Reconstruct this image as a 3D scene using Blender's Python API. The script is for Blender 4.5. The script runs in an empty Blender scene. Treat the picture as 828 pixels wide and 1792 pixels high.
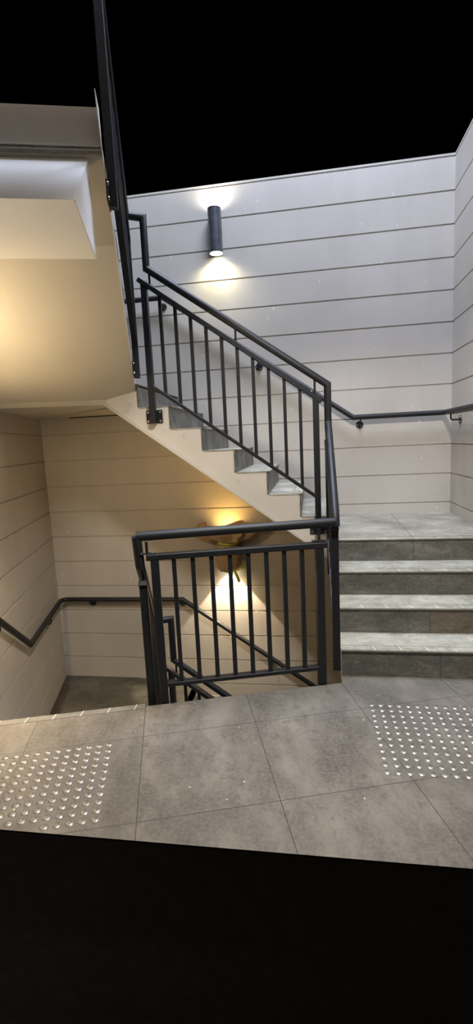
import bpy, bmesh, math
from mathutils import Vector, Matrix
C = bpy.context.scene.collection
V = Vector
PI = math.pi

# ------------------------------------------------------------------ frames
# world: X runs along the back wall, Y goes deeper, Z up; the landing in front is z = 0.
# The landing edge and the left flights are skewed by about 16.7 degrees: frame (u, w).
A0 = V((-0.953, 2.425, 0))
EU = V((0.958, 0.288, 0)).normalized()
EW = V((-EU.y, EU.x, 0))
def uw(u, w, z=0.0): return A0 + EU*u + EW*w + V((0, 0, z))
YB, XR, YS = 4.892, 1.327, 3.70       # back wall, right wall, well side of the back flight
XS = 0.160                            # well side of the right-hand steps
WL = -1.107                           # left wall in the u direction
ST = 3.06                             # storey height
Z0, PITCH = 3.5675, 0.2787            # groove grid of the cladding

# ------------------------------------------------------------------ materials
def new_mat(name):
    m = bpy.data.materials.new(name); m.use_nodes = True
    nt = m.node_tree; nt.nodes.clear()
    out = nt.nodes.new('ShaderNodeOutputMaterial'); b = nt.nodes.new('ShaderNodeBsdfPrincipled')
    nt.links.new(b.outputs[0], out.inputs[0])
    return m, nt, b
def N(nt, t, **k):
    n = nt.nodes.new(t)
    for a, v in k.items(): setattr(n, a, v)
    return n
def noise(nt, vec, scale, detail=4, rough=.55, sc3=None):
    mp = N(nt, 'ShaderNodeMapping')
    if sc3: mp.inputs['Scale'].default_value = sc3
    nt.links.new(vec, mp.inputs[0])
    n = N(nt, 'ShaderNodeTexNoise'); n.inputs['Scale'].default_value = scale
    n.inputs['Detail'].default_value = detail; n.inputs['Roughness'].default_value = rough
    nt.links.new(mp.outputs[0], n.inputs['Vector']); return n.outputs['Fac']
def ramp(nt, fac, stops):
    r = N(nt, 'ShaderNodeValToRGB'); e = r.color_ramp.elements
    while len(e) < len(stops): e.new(.5)
    for i, (p, c) in enumerate(stops):
        e[i].position = p; e[i].color = (c[0], c[1], c[2], 1) if hasattr(c, '__len__') else (c, c, c, 1)
    nt.links.new(fac, r.inputs[0]); return r.outputs[0]
def mixc(nt, fac, a, b, mode='MIX'):
    m = N(nt, 'ShaderNodeMix', data_type='RGBA', blend_type=mode)
    for i, s in ((0, fac), (6, a), (7, b)):
        if hasattr(s, 'links') or hasattr(s, 'is_linked'): nt.links.new(s, m.inputs[i])
        elif hasattr(s, '__len__'): m.inputs[i].default_value = (*s, 1)
        else: m.inputs[i].default_value = s
    return m.outputs[2]
def math_(nt, op, a, b=0.0, c=None):
    m = N(nt, 'ShaderNodeMath', operation=op)
    for i, s in enumerate((a, b) if c is None else (a, b, c)):
        if isinstance(s, (int, float)): m.inputs[i].default_value = s
        else: nt.links.new(s, m.inputs[i])
    return m.outputs[0]
def bump(nt, b, h, strength, dist=.002):
    n = N(nt, 'ShaderNodeBump'); n.inputs['Strength'].default_value = strength; n.inputs['Distance'].default_value = dist
    nt.links.new(h, n.inputs['Height']); nt.links.new(n.outputs[0], b.inputs['Normal'])
def coords(nt): return N(nt, 'ShaderNodeNewGeometry').outputs['Position']

def mat_wall():
    m, nt, b = new_mat('painted_cladding'); p = coords(nt)
    big = noise(nt, p, 1.1, 3)
    streak = noise(nt, p, 2.2, 3, sc3=(3, 3, .35))
    c = ramp(nt, big, [(.3, (.43, .395, .355)), (.7, (.50, .465, .42))])
    c = mixc(nt, ramp(nt, streak, [(.45, 0), (.75, .22)]), c, (.36, .325, .28))
    # pale plaster scuffs
    sc = noise(nt, p, 17, 2, .4, sc3=(1.8, 1.8, 1)); region = noise(nt, p, 1.6, 1)
    k = math_(nt, 'MULTIPLY', ramp(nt, sc, [(.72, 0), (.735, 1)]), ramp(nt, region, [(.52, 0), (.56, .55)]))
    c = mixc(nt, k, c, (.66, .63, .58))
    nt.links.new(c, b.inputs['Base Color']); b.inputs['Roughness'].default_value = .72
    b.inputs['Specular IOR Level'].default_value = .25
    bump(nt, b, noise(nt, p, 60, 5), .12, .002); return m
def mat_plaster(name, c0, c1, marks=0.0, rough=.85):
    m, nt, b = new_mat(name); p = coords(nt)
    c = ramp(nt, noise(nt, p, 1.7, 4), [(.3, c0), (.7, c1)])
    if marks:
        f = ramp(nt, noise(nt, p, 6, 6, .65), [(.6, 0), (.68, marks)])
        c = mixc(nt, f, c, tuple(x*.55 for x in c0))
    nt.links.new(c, b.inputs['Base Color']); b.inputs['Roughness'].default_value = rough
    b.inputs['Specular IOR Level'].default_value = .2
    bump(nt, b, noise(nt, p, 180, 5), .25, .002); return m
def mat_floor():
    """Grey-brown porcelain tiles on the skewed 575 mm grid, dark thin joints."""
    m, nt, b = new_mat('landing_tiles'); p = coords(nt)
    mp = N(nt, 'ShaderNodeMapping', vector_type='TEXTURE')
    mp.inputs['Location'].default_value = A0; mp.inputs['Rotation'].default_value = (0, 0, math.atan2(EU.y, EU.x))
    nt.links.new(p, mp.inputs[0]); s = N(nt, 'ShaderNodeSeparateXYZ'); nt.links.new(mp.outputs[0], s.inputs[0])
    def joint(co, off, size, wd):
        x = math_(nt, 'DIVIDE', math_(nt, 'SUBTRACT', co, off), size)
        fr = math_(nt, 'ABSOLUTE', math_(nt, 'SUBTRACT', math_(nt, 'FRACT', math_(nt, 'ADD', x, .5)), .5))
        return math_(nt, 'LESS_THAN', fr, wd/size), math_(nt, 'FLOOR', math_(nt, 'ADD', x, 10))
    ju, iu = joint(s.outputs[0], 0.0, .577, .0016); jw, iw = joint(s.outputs[1], -.289, .567, .0016)
    j = math_(nt, 'MAXIMUM', ju, jw)
    wn = N(nt, 'ShaderNodeTexWhiteNoise', noise_dimensions='2D'); cb = N(nt, 'ShaderNodeCombineXYZ')
    nt.links.new(iu, cb.inputs[0]); nt.links.new(iw, cb.inputs[1]); nt.links.new(cb.outputs[0], wn.inputs['Vector'])
    cloud = noise(nt, mp.outputs[0], 2.3, 8, .65, sc3=(1.6, .8, 1))
    c = ramp(nt, cloud, [(.36, (.058, .050, .040)), (.5, (.112, .100, .083)), (.64, (.19, .173, .146))])
    fine = noise(nt, p, 55, 6, .75)
    c = mixc(nt, ramp(nt, fine, [(.40, .0), (.62, .45)]), c, (.21, .195, .17))
    patch = math_(nt, 'MULTIPLY', ramp(nt, noise(nt, p, 22, 5, .7), [(.53, 0), (.60, .5)]), ramp(nt, noise(nt, p, 2.8, 3), [(.44, 0), (.54, 1)]))
    c = mixc(nt, patch, c, (.075, .067, .056))
    c = mixc(nt, math_(nt, 'MULTIPLY', wn.outputs[0], .3), c, (.10, .092, .078))
    c = mixc(nt, ramp(nt, noise(nt, p, 36, 2, .5), [(.755, 0), (.765, .8)]), c, (.6, .56, .5))
    c = mixc(nt, j, c, (.035, .03, .026))
    nt.links.new(c, b.inputs['Base Color'])
    r = ramp(nt, noise(nt, p, 7, 5), [(.3, .42), (.7, .62)]); nt.links.new(r, b.inputs['Roughness'])
    h = math_(nt, 'SUBTRACT', math_(nt, 'MULTIPLY', fine, .25), j); bump(nt, b, h, .35, .0015); return m
def mat_slate(name, lo, mid, hi, brush=None):
    m, nt, b = new_mat(name); p = coords(nt)
    c = ramp(nt, noise(nt, p, 4.2, 10, .74, sc3=(.8, 1, 2.0)), [(.34, lo), (.5, mid), (.66, hi)])
    f = ramp(nt, noise(nt, p, 60, 6, .8), [(.5, 0), (.66, .6)]); c = mixc(nt, f, c, hi)
    d = ramp(nt, noise(nt, p, 26, 6, .8), [(.52, 0), (.66, .6)]); c = mixc(nt, d, c, lo)
    scr = ramp(nt, noise(nt, p, 30, 3, .5, sc3=(.5, 1, 2.5)), [(.70, 0), (.72, .5)])
    c = mixc(nt, scr, c, tuple(min(1, x*1.6) for x in hi))
    nt.links.new(c, b.inputs['Base Color'])
    nt.links.new(ramp(nt, noise(nt, p, 8, 4), [(.3, .4), (.7, .65)]), b.inputs['Roughness'])
    bump(nt, b, noise(nt, p, 30, 6, .7), .25, .003); return m
def mat_simple(name, col, rough, metal=0.0, var=.15, spec=.5, nscale=14, emit=None, bumpy=0.0):
    m, nt, b = new_mat(name); p = coords(nt)
    c = ramp(nt, noise(nt, p, nscale, 4), [(.3, tuple(x*(1-var) for x in col)), (.7, tuple(min(1, x*(1+var)) for x in col))])
    nt.links.new(c, b.inputs['Base Color']); b.inputs['Roughness'].default_value = rough
    b.inputs['Metallic'].default_value = metal; b.inputs['Specular IOR Level'].default_value = spec
    if emit: b.inputs['Emission Color'].default_value = (*emit[0], 1); b.inputs['Emission Strength'].default_value = emit[1]
    if bumpy: bump(nt, b, noise(nt, p, 40, 4), bumpy, .003)
    return m
M_WALL = mat_wall()
M_SOFFIT = mat_plaster('soffit_render', (.46, .43, .385), (.50, .47, .42), 0)
M_STRING = mat_plaster('stringer_render', (.50, .475, .44), (.58, .555, .515), .35)
M_WHITE = mat_plaster('white_ceiling_paint', (.83, .81, .785), (.86, .84, .815), 0)
M_FLOOR = mat_floor()
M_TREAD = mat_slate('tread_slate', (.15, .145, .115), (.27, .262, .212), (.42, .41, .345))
M_RISER = mat_slate('shaded_riser_slate', (.052, .051, .046), (.098, .095, .084), (.19, .185, .162))  # same tile as the treads, painted darker for shade on the upright faces
M_RISERB = mat_slate('brown_riser_slate', (.055, .044, .032), (.115, .093, .070), (.20, .17, .135))
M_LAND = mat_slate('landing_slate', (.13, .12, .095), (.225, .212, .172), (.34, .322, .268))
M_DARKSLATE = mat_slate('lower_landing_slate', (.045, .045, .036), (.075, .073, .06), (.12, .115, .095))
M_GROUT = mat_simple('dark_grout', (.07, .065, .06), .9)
M_STRIP = mat_slate('nosing_slate', (.20, .20, .18), (.29, .285, .26), (.42, .41, .38))
M_METAL = mat_simple('charcoal_powder_coat', (.011, .012, .0145), .48, 0, .12, .32)
M_BOLT = mat_simple('zinc_bolt', (.55, .55, .54), .35, .9)
M_STUD = mat_simple('brushed_steel', (.30, .28, .25), .40, .6, .1)
M_STUDTOP = mat_simple('steel_stud_top', (.15, .14, .125), .42, .4, .15)
M_LAMP = mat_simple('brushed_lamp_tube', (.16, .17, .19), .30, .7, .3)
M_GLOW = mat_simple('lamp_lens', (.9, .88, .8), .4, 0, 0, .5, emit=((1, .93, .78), 14))
M_PAPER = mat_simple('brown_kraft_paper', (.36, .25, .15), .7, 0, .18, .3, bumpy=.3)
M_TAPE = mat_simple('yellow_masking_tape', (.62, .66, .05), .5, 0, .1, .4)
M_SEAL = mat_simple('yellowed_sealant', (.55, .5, .2), .6)

# ------------------------------------------------------------------ mesh helpers
def finish(name, bm, mat, parent=None, angle=35):
    bmesh.ops.recalc_face_normals(bm, faces=bm.faces)
    me = bpy.data.meshes.new(name); bm.to_mesh(me); bm.free()
    for p in me.polygons: p.use_smooth = True
    me.set_sharp_from_angle(angle=math.radians(angle))
    me.materials.append(mat)
    o = bpy.data.objects.new(name, me); C.objects.link(o)
    if parent:
        o.parent = parent; o.matrix_parent_inverse = parent.matrix_basis.inverted()
    return o
def tag(o, label=None, cat=None, group=None, kind=None):
    if label: o['label'] = label
    if cat: o['category'] = cat
    if group: o['group'] = group
    if kind: o['kind'] = kind
    return o
def thing(name, label, cat, loc, group=None):
    o = bpy.data.objects.new(name, None); o.empty_display_size = .1; C.objects.link(o); o.location = loc
    return tag(o, label, cat, group)
def struct(name, bm, mat, label=None):
    o = finish(name, bm, mat); o['kind'] = 'structure'
    if label: o['label'] = label
    return o
def bar(bm, p0, p1, w, h, up=V((0, 0, 1)), bev=.002):
    """Box from p0 to p1; w across, h along 'up'."""
    p0, p1 = V(p0), V(p1); ax = (p1-p0).normalized(); s = ax.cross(up).normalized(); t = s.cross(ax).normalized()
    vs = []
    for p in (p0, p1):
        for a, b in ((-1, -1), (1, -1), (1, 1), (-1, 1)): vs.append(bm.verts.new(p + s*(a*w/2) + t*(b*h/2)))
    fs = [bm.faces.new([vs[i] for i in f]) for f in ((0, 1, 2, 3), (7, 6, 5, 4), (0, 4, 5, 1), (1, 5, 6, 2), (2, 6, 7, 3), (3, 7, 4, 0))]
    if bev: bmesh.ops.bevel(bm, geom=list({e for f in fs for e in f.edges}), offset=bev, segments=1, affect='EDGES')
def prism(bm, pts, vec, bev=0):
    """Polygon (list of world points) extruded by vec."""
    a = [bm.verts.new(p) for p in pts]; b = [bm.verts.new(V(p)+V(vec)) for p in pts]; n = len(pts)
    fs = [bm.faces.new(a), bm.faces.new(list(reversed(b)))]
    for i in range(n): fs.append(bm.faces.new((a[i], b[i], b[(i+1) % n], a[(i+1) % n])))
    if bev: bmesh.ops.bevel(bm, geom=list({e for f in fs for e in f.edges}), offset=bev, segments=2, affect='EDGES')
def tube(bm, pts, r, n=20, caps=True):
    pts = [V(p) for p in pts]; L = len(pts); rings = []
    d0 = (pts[1]-pts[0]).normalized(); ref = V((0, 0, 1)) if abs(d0.z) < .9 else V((1, 0, 0))
    nx = d0.cross(ref).normalized(); ny = nx.cross(d0).normalized()
    cur = [pts[0] + nx*(math.cos(2*PI*k/n)*r) + ny*(math.sin(2*PI*k/n)*r) for k in range(n)]
    rings.append([bm.verts.new(p) for p in cur])
    for i in range(1, L):
        d = (pts[i]-pts[i-1]).normalized()
        pn = d if i == L-1 else (d + (pts[i+1]-pts[i]).normalized()).normalized()
        cur = [p + d*(((pts[i]-p).dot(pn))/d.dot(pn)) for p in cur]
        rings.append([bm.verts.new(p) for p in cur])
    for a, b in zip(rings, rings[1:]):
        for k in range(n): bm.faces.new((a[k], a[(k+1) % n], b[(k+1) % n], b[k]))
    if caps: bm.faces.new(rings[0][::-1]); bm.faces.new(rings[-1])
def cyl(bm, p0, p1, r0, r1=None, n=20):
    r1 = r0 if r1 is None else r1
    p0, p1 = V(p0), V(p1); d = (p1-p0).normalized(); ref = V((0, 0, 1)) if abs(d.z) < .9 else V((1, 0, 0))
    nx = d.cross(ref).normalized(); ny = nx.cross(d).normalized()
    a, b = ([bm.verts.new(p + nx*(math.cos(2*PI*k/n)*r) + ny*(math.sin(2*PI*k/n)*r)) for k in range(n)] for p, r in ((p0, r0), (p1, r1)))
    for k in range(n): bm.faces.new((a[k], a[(k+1) % n], b[(k+1) % n], b[k]))
    bm.faces.new(a[::-1]); bm.faces.new(b)
def lift(p, dz): return V((p[0], p[1], p[2]+dz))

# ------------------------------------------------------------------ the setting
def groove_wall(name, p0, p1, zlo, zhi, thick=.15, label=None):
    """Wall from p0 to p1 (inward side on the left of p0->p1) with horizontal shadow-line grooves cut in."""
    p0, p1 = V(p0), V(p1); d = (p1-p0).normalized(); inn = V((-d.y, d.x, 0))
    prof = [(zlo, 0.0)]
    k = math.floor((Z0-zlo)/PITCH)
    while k > -20:
        z = Z0 - k*PITCH; k -= 1
        if z > zhi-.02: break
        if z < zlo+.02: continue
        prof += [(z-.0065, 0), (z-.0045, -.009), (z+.0045, -.009), (z+.0065, 0)]
    prof.append((zhi, 0)); prof += [(zhi, -thick), (zlo, -thick)]
    bm = bmesh.new()
    a = [bm.verts.new(p0 + inn*q + V((0, 0, z))) for z, q in prof]; b = [bm.verts.new(p1 + inn*q + V((0, 0, z))) for z, q in prof]
    n = len(prof)
    for i in range(n): bm.faces.new((a[i], b[i], b[(i+1) % n], a[(i+1) % n]))
    bm.faces.new(a[::-1]); bm.faces.new(b)
    return struct(name, bm, M_WALL, label)
ZT, ZB = 3.87, -2.6
CL = V((-2.85, YB, 0))
LW = -EW                                                # left wall runs from the corner towards the viewer
groove_wall('wall_back', (XR+.15, YB, 0), (CL.x-.2, YB, 0), ZB, ZT, label='back wall of pale grooved horizontal panels')
groove_wall('wall_right', (XR, -.5, 0), (XR, YB, 0), 0.0, ZT, label='right wall of pale grooved panels')
left_end = CL + LW*5.4
groove_wall('wall_left', CL, left_end, ZB, 2.95, label='left wall of warm grooved panels')
groove_wall('wall_rear', (left_end.x-.1, -.5, 0), (XR+.15, -.5, 0), 0.0, 3.6, label='wall behind the camera')
groove_wall('wall_below', (-1.85, 1.84, 0), (XR, 1.84, 0), ZB, -.2, .12, label='wall under the landing, coloured dark to look unlit').data.materials[0] = M_GROUT  # dark colour stands in for the shade below the slab
bm = bmesh.new()
prism(bm, [V((left_end.x-.1, -.5, 3.6)), V((XR, -.5, 3.6)), V((XR, 2.72, 3.6)), uw(1.15, -.05, 3.6), uw(WL, -.05, 3.6)], (0, 0, .15))
struct('ceiling', bm, M_WHITE, 'unseen white ceiling slab over the landing, raised to shade it')  # unseen slab, raised and extended to block stairwell light from floor and bulkhead

# the landing floor (front), its well edge skewed
T = .2
bm = bmesh.new()
prism(bm, [uw(WL-.03, .02), uw(0, .02), uw(0, 0), uw(1.157, 0), V((XS, 2.86, 0)), V((XR+.02, 2.86, 0)), V((XR+.02, 1.52, 0)), V((-1.86, 1.52, 0))], (0, 0, -T))
for v in bm.verts:
    if v.co.z < -.1 and v.co.y < 1.53: v.co.y = 1.82          # raked underside of the slab's front edge
struct('floor', bm, M_FLOOR, 'front landing floor of grey brown tiles')
# nosing strip along the head of the left descending flight
# upper right corner landing
bm = bmesh.new()
prism(bm, [V((XS, 3.70, .68)), V((XR+.02, 3.70, .68)), V((XR+.02, YB+.02, .68)), V((XS, YB+.02, .68))], (0, 0, -.19))
struct('floor_upper', bm, M_LAND, 'raised corner landing of stone tiles')
# lower left corner landing, and the one a storey above
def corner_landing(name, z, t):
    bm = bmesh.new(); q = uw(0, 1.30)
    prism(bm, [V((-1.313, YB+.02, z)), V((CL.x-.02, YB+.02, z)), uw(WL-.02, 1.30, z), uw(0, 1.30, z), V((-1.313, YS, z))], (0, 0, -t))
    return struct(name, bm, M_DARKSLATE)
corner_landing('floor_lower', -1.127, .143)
corner_landing('floor_overhead', 1.933, .02)
bm = bmesh.new()
prism(bm, [V((-1.45, YB+.02, 1.912)), V((CL.x-.02, YB+.02, 1.912)), uw(WL-.02, 1.40, 1.912), uw(-.02, 1.40, 1.912), V((-1.40, YS+.03, 1.912))], (0, 0, -.122))
struct('ceiling_landing', bm, M_SOFFIT, 'flat render soffit of the corner landing above')
# joints in the stone landings: thin dark grout inlays
def inlay(name, pts, wd=.004, mat=M_GROUT, h=.0012):
    bm = bmesh.new()
    for a, b in zip(pts, pts[1:]): bar(bm, a, b, wd, h, bev=0)
    return bm
bm = inlay('', [V((.775, YB, .6802)), V((.745, 3.70, .6802))]); struct('trim_1', bm, M_GROUT)
bm = inlay('', [uw(WL, 1.75, -1.1268), uw(.05, 1.75, -1.1268)]); bar(bm, uw(-.55, 1.31, -1.1268), uw(-.55, 2.25, -1.1268), .004, .0012, bev=0)
struct('trim_2', bm, M_GROUT)
# brown tile border along the foot of the left wall
bm = bmesh.new(); prism(bm, [uw(WL, 1.31, -1.1262), uw(WL+.10, 1.31, -1.1262), uw(WL+.10, 2.66, -1.1262), uw(WL, 2.70, -1.1262)], (0, 0, -.004))
struct('trim_3', bm, mat_slate('brown_border_tile', (.03, .024, .017), (.055, .043, .030), (.09, .072, .052)), 'brown tile border at the foot of the left wall')
# dark slot of the cover strip between soffit and back wall
bm = bmesh.new(); bar(bm, (-2.50, YB-.03, 1.786), (-1.55, YB-.03, 1.786), .022, .012); struct('trim_4', bm, M_METAL, 'dark slot strip under the soffit at the back wall')
# the deep boxed edge of the landing overhead, top left
bm = bmesh.new()
prism(bm, [uw(-.072, .075, 2.4), uw(-.072, -.53, 2.4), uw(-.072, .075, 2.87)], EU*(WL+.072), bev=.002)
struct('ceiling_bulkhead', bm, M_WHITE, 'white boxed underside of the landing overhead')

# ------------------------------------------------------------------ stair flights
def tread_tiles(parent, P, D, S, L, width, rise, n, z0, first_tread=True, brown=(), joints=None):
    """P: foot of the first riser at the well side; D: direction of climb; S: across; L: going; tiles laid per step."""
    for k in range(n):
        base = P + D*(L*k); zb = z0 + rise*k
        bm = bmesh.new(); t = .012
        prism(bm, [base + V((0, 0, zb)), base + S*width + V((0, 0, zb)), base + S*width + V((0, 0, zb+rise-.010)), base + V((0, 0, zb+rise-.010))], D*t, bev=.0008)
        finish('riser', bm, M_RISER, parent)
        if k == n-1 and not first_tread: continue
        bm = bmesh.new(); nose = -D*.010; zz = zb+rise-.010
        prism(bm, [base + nose + V((0, 0, zz)), base + nose + S*width + V((0, 0, zz)), base + D*(L+.0) + S*width + V((0, 0, zz)), base + D*(L+.0) + V((0, 0, zz))], (0, 0, .010), bev=.0015)
        tr = finish('tread', bm, M_TREAD, parent)
        z = zb+rise+.0003; e = base - D*.004
        bm = bmesh.new(); bar(bm, e + D*.062 + V((0, 0, z)), e + D*.062 + S*width + V((0, 0, z)), .0025, .001, bev=0); finish('strip_joint', bm, M_GROUT, tr)
        x = .07 + .04*(k % 3)
        while x < width-.02:
            bm = bmesh.new(); bar(bm, e + S*x + V((0, 0, z)), e + D*.060 + S*(x-.008) + V((0, 0, z)), .0035, .001, bev=0); x += .148
            finish('nosing_joint', bm, M_STRIP2, tr)
        if joints and joints[k] is not None:
            bm = bmesh.new(); x = joints[k]
            bar(bm, base + S*x + V((0, 0, zb)) - D*.0003, base + S*x + V((0, 0, zb+rise-.01)) - D*.0003, .003, .002, up=D, bev=0)
            finish('tile_joint', bm, M_GROUT, parent)
M_STRIP2 = mat_simple('pale_grout', (.62, .61, .57), .8)

def stepped_body(name, P, D, S, L, rise, n, z0, width, under, parent, lead=0.0, mat=M_STRING, back=.011):
    """Solid reinforced body: stepped top (inset below the tiles), 'under' = list of (s, z) soffit points from top to foot."""
    pts = []
    for k in range(n):
        s = L*k + back; pts += [(s, z0+rise*k-(.0 if k else lead)), (s, z0+rise*(k+1)-.010)]
    pts += under
    bm = bmesh.new()
    prism(bm, [P + D*s + V((0, 0, z)) for s, z in pts], S*width)
    return finish(name, bm, mat, parent)

# right-hand steps: four risers up to the corner landing
F = [2.851, 3.116, 3.385, 3.678]
st = thing('stair_flight', 'short run of four grey stone steps rising to the right corner landing', 'stairs', (XS, F[0], 0))
for k, y in enumerate(F):
    z = .17*k; y2 = F[k+1] if k < 3 else 3.70
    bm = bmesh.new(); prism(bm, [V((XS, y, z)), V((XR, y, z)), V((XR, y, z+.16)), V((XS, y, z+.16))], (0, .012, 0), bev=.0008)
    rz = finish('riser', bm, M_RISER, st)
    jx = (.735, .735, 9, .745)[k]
    if k == 1:
        bm = bmesh.new(); prism(bm, [V((jx, y-.0006, z+.002)), V((XR, y-.0006, z+.002)), V((XR, y-.0006, z+.159)), V((jx, y-.0006, z+.159))], (0, .002, 0))
        tag(finish('tile', bm, M_RISERB, rz), 'browner riser tile')
    if jx < XR:
        bm = bmesh.new(); bar(bm, (jx, y-.0008, z), (jx, y-.0008, z+.16), .0035, .003, up=V((0, 1, 0)), bev=0); finish('tile_joint', bm, M_GROUT, rz)
    bm = bmesh.new(); prism(bm, [V((XS-.004, y-.008, z+.159)), V((XR, y-.008, z+.159)), V((XR, y2+.01, z+.159)), V((XS-.004, y2+.01, z+.159))], (0, 0, .0115), bev=.0015)
    tr = finish('tread', bm, M_TREAD, st)
    zz = z+.1708
    b2 = bmesh.new(); bar(b2, (XS, y+.058, zz), (XR, y+.058, zz), .0022, .001, bev=0); finish('strip_joint', b2, M_GROUT, tr)
    x = (.36, .32, .29, .62)[k]; lim = XR
    while x < lim:
        bm = bmesh.new(); bar(bm, (x, y-.006, zz), (x-.012, y+.056 if k < 3 else y+.02, zz), .0035, .001, bev=0); x += .155
        finish('nosing_joint', bm, M_STRIP2, tr)
    bm = bmesh.new(); bar(bm, (XS-.004, y-.0085, z+.160), (XR, y-.0085, z+.160), .002, .004, bev=0); finish('nosing_line', bm, M_GROUT, tr)
bm = bmesh.new()
prof = [(2.862, -.2)]
for k, y in enumerate(F): prof += [(y+.011, .17*k), (y+.011, .17*k+.159)]
prof[0] = (2.862, -.15); prof += [(3.72, .669), (3.72, .489), (3.55, .40)]
prism(bm, [V((XS, y, z)) for y, z in prof], (XR-XS, 0, 0)); finish('body', bm, M_STRING, st)
# yellow-brown filler line beside the lowest riser
bm = bmesh.new(); bar(bm, (XS-.004, 2.85, .005), (XS-.004, 2.85, .15), .008, .010); finish('sealant_bead', bm, M_SEAL, st)

# flights along the back wall (seven risers), one above and one a storey below
RB, GB = .179, .2475
def back_flight(dz, label):
    P = V((.172, YS, dz)); D = V((-1, 0, 0)); S = V((0, 1, 0)); W = YB-YS-.002
    f = thing('stair_flight', label, 'stairs', (.172, YS, .68+dz))
    # climb runs to -X; tiles start at the well side and reach the back wall
    tread_tiles(f, P + V((0, -.003, 0)), D, S, GB, W, RB, 7, .68, first_tread=False)
    stepped_body('body', P, D, S, GB, RB, 7, .68, W, [(1.775, 1.923), (1.775, 1.79), (-.0, .490), (-.0, .489)], f, lead=.012)
    bm = bmesh.new(); bar(bm, (-1.60, YS-.001, 1.798+dz), (.165, YS-.001, .505+dz), .008, .022, bev=.002); tag(finish('edge_bead', bm, M_SOFFIT, f), 'darker bead along the lower edge')
    return f
back_flight(0, 'grey stone stair flight climbing left along the back wall above white stringer')
back_flight(-ST, 'lower stair flight descending right beneath the landing, seen between the balusters')
# left flights (six risers, climbing towards the viewer), skewed with the left wall
RL, GL = 1.127/6, .280
def left_flight(dz, label):
    P = uw(0, 1.42, dz); D = -EW; S = -EU; W = -WL
    f = thing('stair_flight', label, 'stairs', P + V((0, 0, -1.127)))
    tread_tiles(f, P, D, S, GL, W, RL, 6, -1.127, first_tread=False)
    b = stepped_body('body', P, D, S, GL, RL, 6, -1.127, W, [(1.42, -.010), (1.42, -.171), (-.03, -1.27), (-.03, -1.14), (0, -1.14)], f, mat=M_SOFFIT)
    return f, P, D, S
left_flight(0, 'stone stair flight descending at the left landing edge to the lower landing')
lf, P, D, S = left_flight(ST, 'beige rendered underside of the stair flight overhead at upper left')
# trowelled lighter render on the well side of the overhead flight, with a ragged stepped top edge
import random
random.seed(4)
pts = []
for k in range(6):
    s = GL*k; z = -1.127 + RL*k
    pts += [(s+.012+random.uniform(-.01, .01), z+.01), (s+.006+random.uniform(-.008, .012), z+RL*.55), (s+.02, z+RL-.02+random.uniform(-.012, .01)), (s+GL*.5, z+RL-.012+random.uniform(-.01, .008))]
low = [(1.42, -.195), (.02, -1.235)]
bm = bmesh.new(); prism(bm, [P + D*s + EU*.0 + V((0, 0, z)) for s, z in pts + low], EU*.004)
tag(finish('side_render', bm, M_STRING, lf), 'lighter trowelled render on the flight edge')

# nosing strip of small tiles at the head of the left flight
bm = bmesh.new()
prism(bm, [uw(WL, .028, -.012), uw(-.002, .028, -.012), uw(-.002, -.021, -.012), uw(WL, -.021, -.012)], (0, 0, .0128), bev=.001)
tr = struct('trim_5', bm, mat_slate('edge_strip_slate', (.09, .09, .08), (.14, .135, .12), (.2, .19, .17)), 'nosing strip of small tiles along the left landing edge')
bm = bmesh.new(); bar(bm, uw(WL, -.022, .0006), uw(0, -.022, .0006), .003, .001, bev=0); finish('strip_joint', bm, M_GROUT, tr)
u = -.05
while u > WL:
    bm = bmesh.new(); bar(bm, uw(u, .028, .0014), uw(u-.012, -.022, .0014), .0035, .001, bev=0); u -= .147
    finish('nosing_joint', bm, M_STRIP2, tr)

# ------------------------------------------------------------------ balustrades
HR = .0265
def panel(t, a, b, ztop_a, ztop_b, drop, nb, post_drop, post_lo=None, posts=(True, True), face=None, over=.012, plates=()):
    """Baluster panel: posts at a and b (ground points, z ignored), top rail heights ztop (upper face), bottom rail 'drop' below."""
    a, b = V((a[0], a[1], 0)), V((b[0], b[1], 0)); d = (b-a).normalized(); s = d.cross(V((0, 0, 1)))
    Lh = (b-a).length; sl = (ztop_b-ztop_a)/Lh
    ta, tb = a + V((0, 0, ztop_a-.019)), b + V((0, 0, ztop_b-.019)); ax = (tb-ta).normalized()
    bm = bmesh.new(); bar(bm, ta - ax*(.0225+over), tb + ax*(.0225+over), .050, .034, bev=.004); finish('top_rail', bm, M_METAL, t)
    bm = bmesh.new(); bar(bm, ta - V((0, 0, drop)), tb - V((0, 0, drop)), .040, .024); finish('bottom_rail', bm, M_METAL, t)
    for i, (p, zt) in enumerate(((a, ztop_a), (b, ztop_b))):
        if not posts[i]: continue
        bm = bmesh.new(); zlo = zt - .019 - drop - post_drop
        if post_lo is not None: zlo = post_lo[i]
        q0 = p + V((0, 0, zlo)); q1 = p + V((0, 0, zt-.026))
        bar(bm, q0, q1, .045, .045, up=s, bev=.003); finish('post', bm, M_METAL, t)
    for k in range(1, nb+1):
        f = k/(nb+1.0); p = a.lerp(b, f); zt = ztop_a + (ztop_b-ztop_a)*f
        bm = bmesh.new(); bar(bm, p + V((0, 0, zt-.019-drop)), p + V((0, 0, zt-.025)), .0235, .0235, up=s, bev=.0015); finish('baluster', bm, M_METAL, t)
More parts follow.
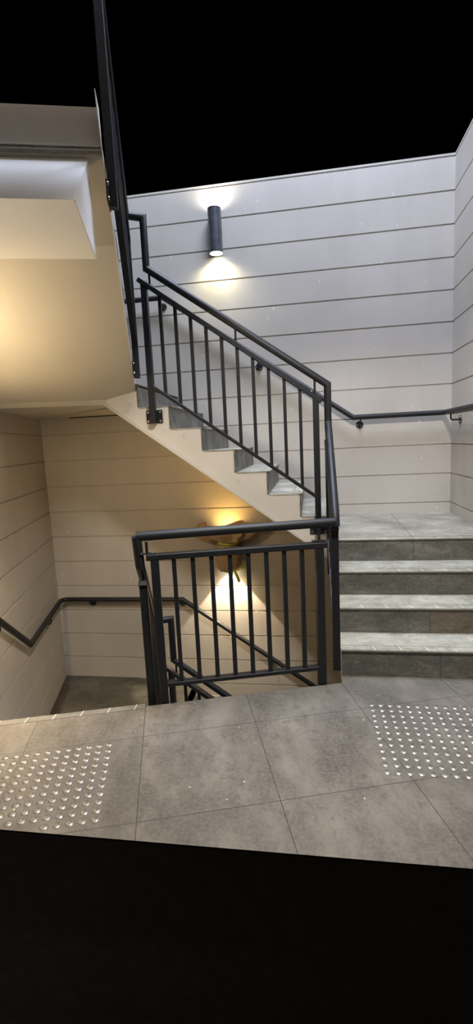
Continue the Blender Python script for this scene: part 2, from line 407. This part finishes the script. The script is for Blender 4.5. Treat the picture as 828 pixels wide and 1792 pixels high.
def plate(t, c, normal, w=.13, h=.10, bolts=True):
    """Square bolted fixing plate, 'normal' pointing away from the wall face."""
    c, nrm = V(c), V(normal).normalized(); side = nrm.cross(V((0, 0, 1))).normalized()
    bm = bmesh.new(); bar(bm, c, c + nrm*.008, w, h, up=V((0, 0, 1)), bev=.002); p = finish('base_plate', bm, M_METAL, t)
    for sx in (-1, 1):
        for sz in (-1, 1):
            q = c + side*(sx*(w/2-.016)) + V((0, 0, sz*(h/2-.016))); bm = bmesh.new()
            cyl(bm, q + nrm*.007, q + nrm*.014, .0095, .0085, 12); finish('bolt', bm, M_BOLT, p)
def spigot(t, p, z0, z1, along):
    """Short round bar with a small flat plate, carrying the handrail above the top rail."""
    bm = bmesh.new(); cyl(bm, V((p[0], p[1], z0)), V((p[0], p[1], z1)), .008, n=14)
    s = finish('handrail_support', bm, M_METAL, t)
    d = V(along).normalized(); c = V((p[0], p[1], z0)); bm = bmesh.new(); bar(bm, c - d*.042 + V((0, 0, .002)), c + d*.042 + V((0, 0, .002)), .032, .006, bev=.002)
    pl = finish('saddle_plate', bm, M_METAL, s)
    for k in (-.03, .03):
        bm = bmesh.new(); q = c + d*k; cyl(bm, q + V((0, 0, .004)), q + V((0, 0, .009)), .006, .0045, 10); finish('screw', bm, M_BOLT, pl)

# landing guard, just outside the skewed landing edge
OFF = .034
gl = thing('balustrade', 'black metal balustrade with eight balusters along the front landing edge', 'railing', uw(.55, OFF, 0))
pa, pb = uw(.108, OFF), uw(1.045, OFF)
panel(gl, pa, pb, .868, .862, .745, 8, .3, post_lo=(-.16, -.16), over=.022)
for u in (.07, 1.045): spigot(gl, uw(u, OFF), .867, .935, EU)
bm = bmesh.new(); cornR = V((.133, 2.795, .968)); cornL = uw(.018, OFF+.012, .968)
tube(bm, [cornL + V((0, 0, -.002)), cornR], HR); finish('handrail', bm, M_METAL, gl)

def left_guard(dz, label, top_extra):
    o = .032
    t = thing('balustrade', label, 'railing', uw(o, .6, dz-.6))
    zt = [.695+dz, -.105+dz]
    panel(t, uw(o, .10), uw(o, 1.20), zt[0], zt[1], .74, 9, .3, post_lo=(-.41+dz, -1.10+dz), over=.010)
    plate(t, uw(.005, .10, -.35+dz), EU); plate(t, uw(.005, 1.20, -1.035+dz), EU)
    bm = bmesh.new()
    pts = [uw(.018, OFF+.012, .966+dz), uw(.026, OFF+.02, .80+dz), uw(o, 1.22, .045+dz), V((-1.163, 3.66, .04+dz)), V((-1.163, 3.66, -.309+dz))]
    tube(bm, pts, HR); finish('handrail', bm, M_METAL, t)
    for w in (.13, 1.15): spigot(t, uw(o, w), zt[0]-.727*(w-.10), .80+dz-.645*(w-.05)-.02, -EW + V((0, 0, .7)))
    return t
left_guard(0, 'black balustrade seen edge-on descending beside the left flight to the lower landing', 0)
left_guard(ST, 'black balustrade seen edge-on on the overhead left flight at upper left', 0)

def back_guard(dz, label):
    t = thing('balustrade', label, 'railing', (-.5, 3.66, .9+dz))
    a, b = V((-1.190, 3.66, 0)), V((.050, 3.66, 0)); za, zb = 2.668+dz, 1.764+dz
    panel(t, a, b, za, zb, .737, 10, .3, post_lo=(1.624+dz, .727+dz), over=.030)
    plate(t, (-1.190, YS-.004, 1.675+dz), (0, -1, 0)); plate(t, (.050, YS-.004, .775+dz), (0, -1, 0))
    bm = bmesh.new(); e = V((.136, 3.655, 1.832+dz))
    tube(bm, [V((-1.163, 3.66, -.309+ST+dz)), V((-1.163, 3.66, -.311+ST+dz)), e, V((.136, 3.655, 1.68+dz))], HR); finish('handrail', bm, M_METAL, t)
    ax = (b-a); ax.z = zb-za
    for x in (-1.145, -.52, .045):
        f = (x+1.190)/1.24; spigot(t, (x, 3.66), za+(zb-za)*f, 2.751+dz-.709*(x+1.163)-.02, ax)
back_guard(0, 'black balustrade with ten balusters climbing left along the back flight')
back_guard(-ST, 'lower black balustrade behind the landing balusters, descending right')

# guard beside the right-hand steps, seen almost edge-on
t = thing('balustrade', 'black balustrade seen edge-on beside the four right-hand steps', 'railing', (.13, 3.2, .1))
XG = .130
panel(t, (XG, 2.84), (XG, 3.58), .95, 1.43, .70, 5, .2, post_lo=(.045, .44), over=.006)
bm = bmesh.new(); tube(bm, [V((.136, 3.655, 1.68)), V((.136, 3.655, 1.56)), V((.133, 2.84, 1.035)), V((.133, 2.795, .968)), V((.133, 2.795, .945))], HR)
finish('handrail', bm, M_METAL, t)
for y in (3.5,): spigot(t, (XG, y), .95+.655*(y-2.84), 1.035+.644*(y-2.84)-.02, (0, 1, .65))
plate(t, (XS-.001, 3.58, .52), (-1, 0, 0))

# ------------------------------------------------------------------ wall handrails
def wall_bracket(t, rail, wall, nrm):
    """rail: point on the rail axis above the bracket; wall: flange centre on the wall; nrm: away from the wall."""
    rail, wall, nrm = V(rail), V(wall), V(nrm).normalized()
    bm = bmesh.new(); out = V((rail.x, rail.y, wall.z)) - wall; out = nrm*out.dot(nrm)
    foot = wall + out; top = V((foot.x, foot.y, rail.z-.01))
    arm = [wall + nrm*.006]
    for k in range(5):
        a = PI/2*k/4; arm.append(foot - nrm*.02 + nrm*(.02*math.sin(a)) + V((0, 0, .02-.02*math.cos(a))))
    arm.append(top); tube(bm, arm, .007, 12)
    b = finish('bracket', bm, M_METAL, t)
    bm = bmesh.new(); cyl(bm, wall + nrm*.0005, wall + nrm*.008, .036, .034, 28); fl = finish('flange', bm, M_METAL, b)
    side = nrm.cross(V((0, 0, 1)))
    for k in range(3):
        a = PI/2 + 2*PI*k/3 + .5; q = wall + side*(.022*math.cos(a)) + V((0, 0, .022*math.sin(a)))
        bm = bmesh.new(); cyl(bm, q + nrm*.007, q + nrm*.011, .0055, .004, 10); finish('screw', bm, M_BOLT, fl)
RW = .0245
def wall_rail(dz, label, full):
    yr = YB-.082
    t = thing('wall_handrail', label, 'handrail', (-.5, YB-.02, 2.2+dz))
    ul = WL+.055
    pts = []
    if full:
        pts = [uw(ul, -.2 if dz < 0 else .3, 0), ]
        w0, w1 = (.1, 1.567); pts = [uw(ul, w0, 2.875+dz+.70*(w1-w0)), uw(ul, w1, 2.875+dz)]
        cw = uw(ul, 0); k = (yr-cw.y)/EW.y; c = cw + EW*k; c.z = 2.875+dz
        r = .10; din, dout = EW, V((1, 0, 0))
        for q in range(7):
            f = q/6.0; pts.append((c - din*r)*(1-f)**2 + c*(2*f*(1-f)) + (c + dout*r)*f*f)
    pts += [V((-1.382, yr, 2.878+dz)), V((.417, yr, 1.630+dz)), V((XR-.085, yr, 1.632+dz)), V((XR-.085, 3.70, 1.632+dz)), V((XR-.085, 2.75, 1.05+dz))]
    if dz < 0: pts = pts[:-3]
    bm = bmesh.new(); tube(bm, pts, RW, 24); finish('rail', bm, M_METAL, t)
    for (x, zr, zw) in ((-1.406, 2.878, 2.812), (-.475, 2.249, 2.170), (.483, 1.630, 1.560)):
        if dz < 0 and x > 0: continue
        wall_bracket(t, (x, yr, zr+dz), (x, YB, zw+dz), (0, -1, 0))
    wall_bracket(t, (-2.438, yr, 2.875+dz), (-2.438, YB, 2.812+dz), (0, -1, 0))
    if dz == 0: wall_bracket(t, (XR-.085, 4.60, 1.63), (XR, 4.60, 1.555), (-1, 0, 0))
    wall_bracket(t, uw(ul, 2.28, 2.875+dz), uw(WL, 2.28, 2.79+dz), EU)
    wall_bracket(t, uw(ul, .92, 2.875+dz+.70*.647), uw(WL, .92, 2.875+dz+.37), EU)
wall_rail(0, 'black round handrail on the back wall, level along the right corner', True)
wall_rail(-ST, 'black round handrail on the lower left wall and lower back wall', True)

# ------------------------------------------------------------------ lamps
def spot(name, loc, aim, power, col, size, blend, rad=.02):
    l = bpy.data.lights.new(name, 'SPOT'); l.energy = power; l.color = col; l.spot_size = math.radians(size); l.spot_blend = blend; l.shadow_soft_size = rad
    o = bpy.data.objects.new(name, l); C.objects.link(o); o.location = loc
    o.rotation_euler = (V(aim)-V(loc)).to_track_quat('-Z', 'Y').to_euler(); return o
def area(name, loc, aim, power, col, sx, sy=None):
    l = bpy.data.lights.new(name, 'AREA'); l.energy = power; l.color = col; l.size = sx
    if sy: l.shape = 'RECTANGLE'; l.size_y = sy
    o = bpy.data.objects.new(name, l); C.objects.link(o); o.location = loc
    o.rotation_euler = (V(aim)-V(loc)).to_track_quat('-Z', 'Y').to_euler(); return o
def sconce(label, base, nrm, zlo, zhi, r, back=.075):
    """Up-and-down cylinder wall lamp: open tube, lens discs recessed in both ends, back plate."""
    base, nrm = V(base), V(nrm).normalized(); c = base + nrm*back
    t = thing('wall_lamp', label, 'wall lamp', V((base.x, base.y, zlo)))
    bm = bmesh.new(); n = 40
    rings = []
    for rr, z in ((r-.004, zlo+.012), (r-.004, zlo), (r, zlo), (r, zhi), (r-.004, zhi), (r-.004, zhi-.012)):
        rings.append([bm.verts.new(V((c.x+rr*math.cos(2*PI*k/n), c.y+rr*math.sin(2*PI*k/n), z))) for k in range(n)])
    for a, b in zip(rings, rings[1:]):
        for k in range(n): bm.faces.new((a[k], a[(k+1) % n], b[(k+1) % n], b[k]))
    finish('lamp_tube', bm, M_LAMP, t)
    for z in (zlo+.006, zhi-.006):
        bm = bmesh.new(); cyl(bm, V((c.x, c.y, z-.003)), V((c.x, c.y, z+.003)), r-.005, n=32); finish('lamp_lens', bm, M_GLOW, t)
    bm = bmesh.new(); m = (zlo+zhi)/2; bar(bm, V((base.x, base.y, zlo+.04)), V((base.x, base.y, zhi-.04)), .05, back*.9, up=nrm)
    finish('back_plate', bm, M_SEAL, t)
    return t, c
# upper lamp on the back wall
t, c = sconce('cylindrical grey metal up-and-down wall lamp on the upper back wall', (-.832, YB, 0), (0, -1, 0), 3.228, 3.625, .064)
spot('upper_lamp_down', (c.x, c.y, 3.222), (c.x, c.y+.004, 2.0), 30, (1, .93, .62), 150, .8, .035)
spot('upper_lamp_up', (c.x, c.y, 3.632), (c.x, c.y+.004, 5.0), 14, (1, .93, .76), 170, .9, .03)
# lower lamp, masked with brown paper and yellow tape
t, c = sconce('lower wall lamp masked in crumpled brown paper and yellow tape', (-.862, YB, 0), (0, -1, 0), .15, .45, .064)
bm = bmesh.new(); n = 34
random.seed(7)
ph = [random.uniform(0, 6.28) for _ in range(6)]
prof = [(.098, .135), (.118, .19), (.132, .27), (.130, .34), (.110, .43), (.130, .46), (.20, .45), (.275, .475), (.315, .53), (.325, .60)]
rings = []
for i, (rr, z) in enumerate(prof):
    ring = []
    for k in range(n):
        a = 2*PI*k/n; fl = max(0, (i-5)/4.0)
        wv = 1 + .05*math.sin(3*a+ph[0]+i*.7) + .04*math.sin(7*a+ph[1]-i*.5) + fl*(.13*math.sin(5*a+ph[2]) + .09*math.sin(11*a+ph[3]))
        x = c.x + rr*wv*math.cos(a); y = c.y + rr*wv*math.sin(a)*(.62 if i > 5 else .9)
        y = min(y, YB-.004); zz = z + fl*.035*math.sin(4*a+ph[4]) + .004*math.sin(9*a+i)
        jt = .006 if i < 5 else .014
        ring.append(bm.verts.new(V((x+random.uniform(-jt, jt)*.6, min(y+random.uniform(-jt, jt), YB-.004), zz+random.uniform(-jt, jt)*.5))))
    rings.append(ring)
for a, b in zip(rings, rings[1:]):
    for k in range(n): bm.faces.new((a[k], a[(k+1) % n], b[(k+1) % n], b[k]))
o = finish('paper_wrap', bm, M_PAPER, t, 22); sd = o.modifiers.new('thickness', 'SOLIDIFY'); sd.thickness = .0015
bm = bmesh.new(); rings = []
for z, rr in ((.428, .124), (.462, .142)):
    rings.append([bm.verts.new(V((c.x + rr*1.04*math.cos(a), min(YB-.003, c.y + rr*.95*math.sin(a)), z + .012*math.sin(a*2+1)))) for a in [2*PI*k/40 for k in range(40)]])
for k in range(40): bm.faces.new((rings[0][k], rings[0][(k+1) % 40], rings[1][(k+1) % 40], rings[1][k]))
o = finish('tape_band', bm, M_TAPE, t); sd = o.modifiers.new('thickness', 'SOLIDIFY'); sd.thickness = .001
bm = bmesh.new(); prism(bm, [V((c.x+.060, c.y-.088, .155)), V((c.x+.085, c.y-.080, .15)), V((c.x+.125, c.y-.055, .03)), V((c.x+.095, c.y-.068, .015))], (0, -.0012, 0))
finish('tape_tail', bm, M_TAPE, t)
spot('lower_lamp_down', (c.x, c.y, .142), (c.x, c.y+.004, -1.0), 105, (1, .82, .56), 84, .12, .012)
spot('lower_lamp_wide', (c.x, c.y-.03, .13), (c.x, c.y-.5, -1.0), 20, (1, .74, .42), 168, 1, .03)
spot('lower_lamp_up', (c.x, c.y, .46), (c.x, c.y+.004, 1.6), 40, (1, .58, .13), 120, 1, .04)
# lamp on the left wall, below the overhead flight
lw = uw(WL, .50)
t, c = sconce('cylindrical wall lamp on the left wall below the overhead flight', (lw.x, lw.y, 0), EU, 1.50, 1.85, .064)
spot('left_lamp_up', (c.x+.03, c.y+.01, 1.856), (c.x+.05, c.y+.3, 3.0), 35, (1, .76, .42), 172, .4, .04)
spot('left_lamp_down', (c.x+.03, c.y+.01, 1.494), (c.x+.03, c.y+.08, 0.0), 270, (1, .76, .46), 92, 1, .04)
spot('left_lamp_wide', (c.x+.03, c.y+.01, 1.49), (c.x+.03, c.y+.4, 0.6), 62, (1, .74, .42), 176, .5, .04)

# unseen lamp added on the left wall to brighten the bulkhead
lw = uw(WL, -1.05)
t, c = sconce('unseen wall lamp added on the left wall to brighten the bulkhead', (lw.x, lw.y, 0), EU, 1.40, 1.75, .064)
spot('bulkhead_fill_up', (c.x+.03, c.y+.01, 1.756), (c.x+.15, c.y+.1, 3.0), 26, (1, .86, .68), 172, .4, .04)
spot('landing_fill_down', (c.x+.03, c.y+.01, 1.394), (c.x+.1, c.y+.03, 0.0), 8, (1, .86, .68), 120, 1, .04)

# ceiling lights of the stairwell
area('stairwell_light', (.2, 3.3, 7.0), (.1, 3.3, 0), 560, (.70, .79, 1.0), 1.8, 1.8)
spot('landing_light', (.35, 1.3, 3.56), (.45, 3.2, 0), 640, (1, .95, .88), 92, .45, .22)

# ------------------------------------------------------------------ tactile studs
def stud_mesh():
    bm = bmesh.new(); n = 32; rings = []
    for i, (r, z) in enumerate(((.0172, 0), (.0172, .0012), (.0125, .0048), (.0100, .0050))):
        rings.append([bm.verts.new((((r + (.0006 if (k % 4 < 2 and i == 2) else 0))*math.cos(2*PI*k/n)), (r + (.0006 if (k % 4 < 2 and i == 2) else 0))*math.sin(2*PI*k/n), z - (.0009 if (k % 4 == 0 and i in (1, 2)) else 0))) for k in range(n)])
    for a, b in zip(rings, rings[1:]):
        for k in range(n): bm.faces.new((a[k], a[(k+1) % n], b[(k+1) % n], b[k]))
    bm.faces.new(rings[0][::-1]); f = bm.faces.new(rings[-1])
    me = bpy.data.meshes.new('tactile_stud'); bm.to_mesh(me); bm.free(); me.materials.append(M_STUD)
    for p in me.polygons: p.use_smooth = True
    me.set_sharp_from_angle(angle=math.radians(38)); return me
def cap_mesh():
    bm = bmesh.new(); n = 24; rings = []
    for r, z in ((.0100, .0050), (.0085, .0057), (.005, .0062), (.0015, .0064)):
        rings.append([bm.verts.new((r*math.cos(2*PI*k/n), r*math.sin(2*PI*k/n), z)) for k in range(n)])
    for a, b in zip(rings, rings[1:]):
        for k in range(n): bm.faces.new((a[k], a[(k+1) % n], b[(k+1) % n], b[k]))
    bm.faces.new(rings[-1])
    me = bpy.data.meshes.new('cap'); bm.to_mesh(me); bm.free(); me.materials.append(M_STUDTOP)
    for p in me.polygons: p.use_smooth = True
    return me
SM, CM = stud_mesh(), cap_mesh()
ORD = ['nearest', 'second', 'third', 'fourth', 'fifth', 'sixth', 'seventh', 'eighth', 'ninth', 'tenth', 'eleventh', 'twelfth']
proto = bpy.data.objects.new('tactile_stud', SM); C.objects.link(proto)
pcap = bpy.data.objects.new('cap', CM); C.objects.link(pcap); pcap.parent = proto
first = True
def place_stud(loc, rot, label, group):
    global first
    if first: o = proto; first = False
    else:
        o = proto.copy(); C.objects.link(o); c = pcap.copy(); C.objects.link(c); c.parent = o
    o.location = loc; o.rotation_euler = (0, 0, rot); tag(o, label, 'tactile stud', group)
def nth(i, word): return 'first' if i == 0 else ORD[i]
random.seed(2)
for j, cnt in enumerate((11, 11, 11, 10, 10, 10, 9, 9, 9, 8, 5)):
    for k in range(cnt):
        p = V((-1.017, 2.071, .0002)) - EU*(.0488*k) - EW*(.0488*j)
        place_stud(p, random.uniform(0, 6.28), 'left patch steel stud, %s row from the landing edge, %s from the right end' % (nth(j, 0), nth(k, 0)), 'tactile studs of the left floor patch')
for j, cnt in enumerate((12, 11, 11, 11, 10, 10, 10, 9, 9, 9, 8, 8)):
    for k in range(cnt):
        p = V((.297+.0478*k, 2.523-.0491*j, .0002))
        place_stud(p, random.uniform(0, 6.28), 'right patch steel stud, %s row from the stone steps, %s from the left end' % (nth(j, 0), nth(k, 0)), 'tactile studs of the right floor patch')

# ------------------------------------------------------------------ camera
cam = bpy.data.cameras.new('camera'); co = bpy.data.objects.new('camera', cam); C.objects.link(co)
cam.sensor_fit = 'VERTICAL'; cam.sensor_height = 36; cam.lens = 844.67*36/1792; cam.clip_start = .02
Rv, Uv, Fv = V((0.98780214, 0.14829507, -0.04749221)), V((0.02518519, 0.14882558, 0.98854269)), V((-0.15366407, 0.97768068, -0.14327539))
m = Matrix((Rv, Uv, -Fv)).transposed().to_4x4(); m.translation = V((0, 0, 1.4505)); co.matrix_world = m
sc = bpy.context.scene; sc.camera = co
w = bpy.data.worlds.new('world'); w.use_nodes = True; w.node_tree.nodes['Background'].inputs[0].default_value = (0, 0, 0, 1); sc.world = w
sc.view_settings.view_transform = 'Standard'; sc.view_settings.look = 'None'; sc.view_settings.gamma = 1; sc.view_settings.exposure = 0.0
sc.view_settings.use_curve_mapping = False
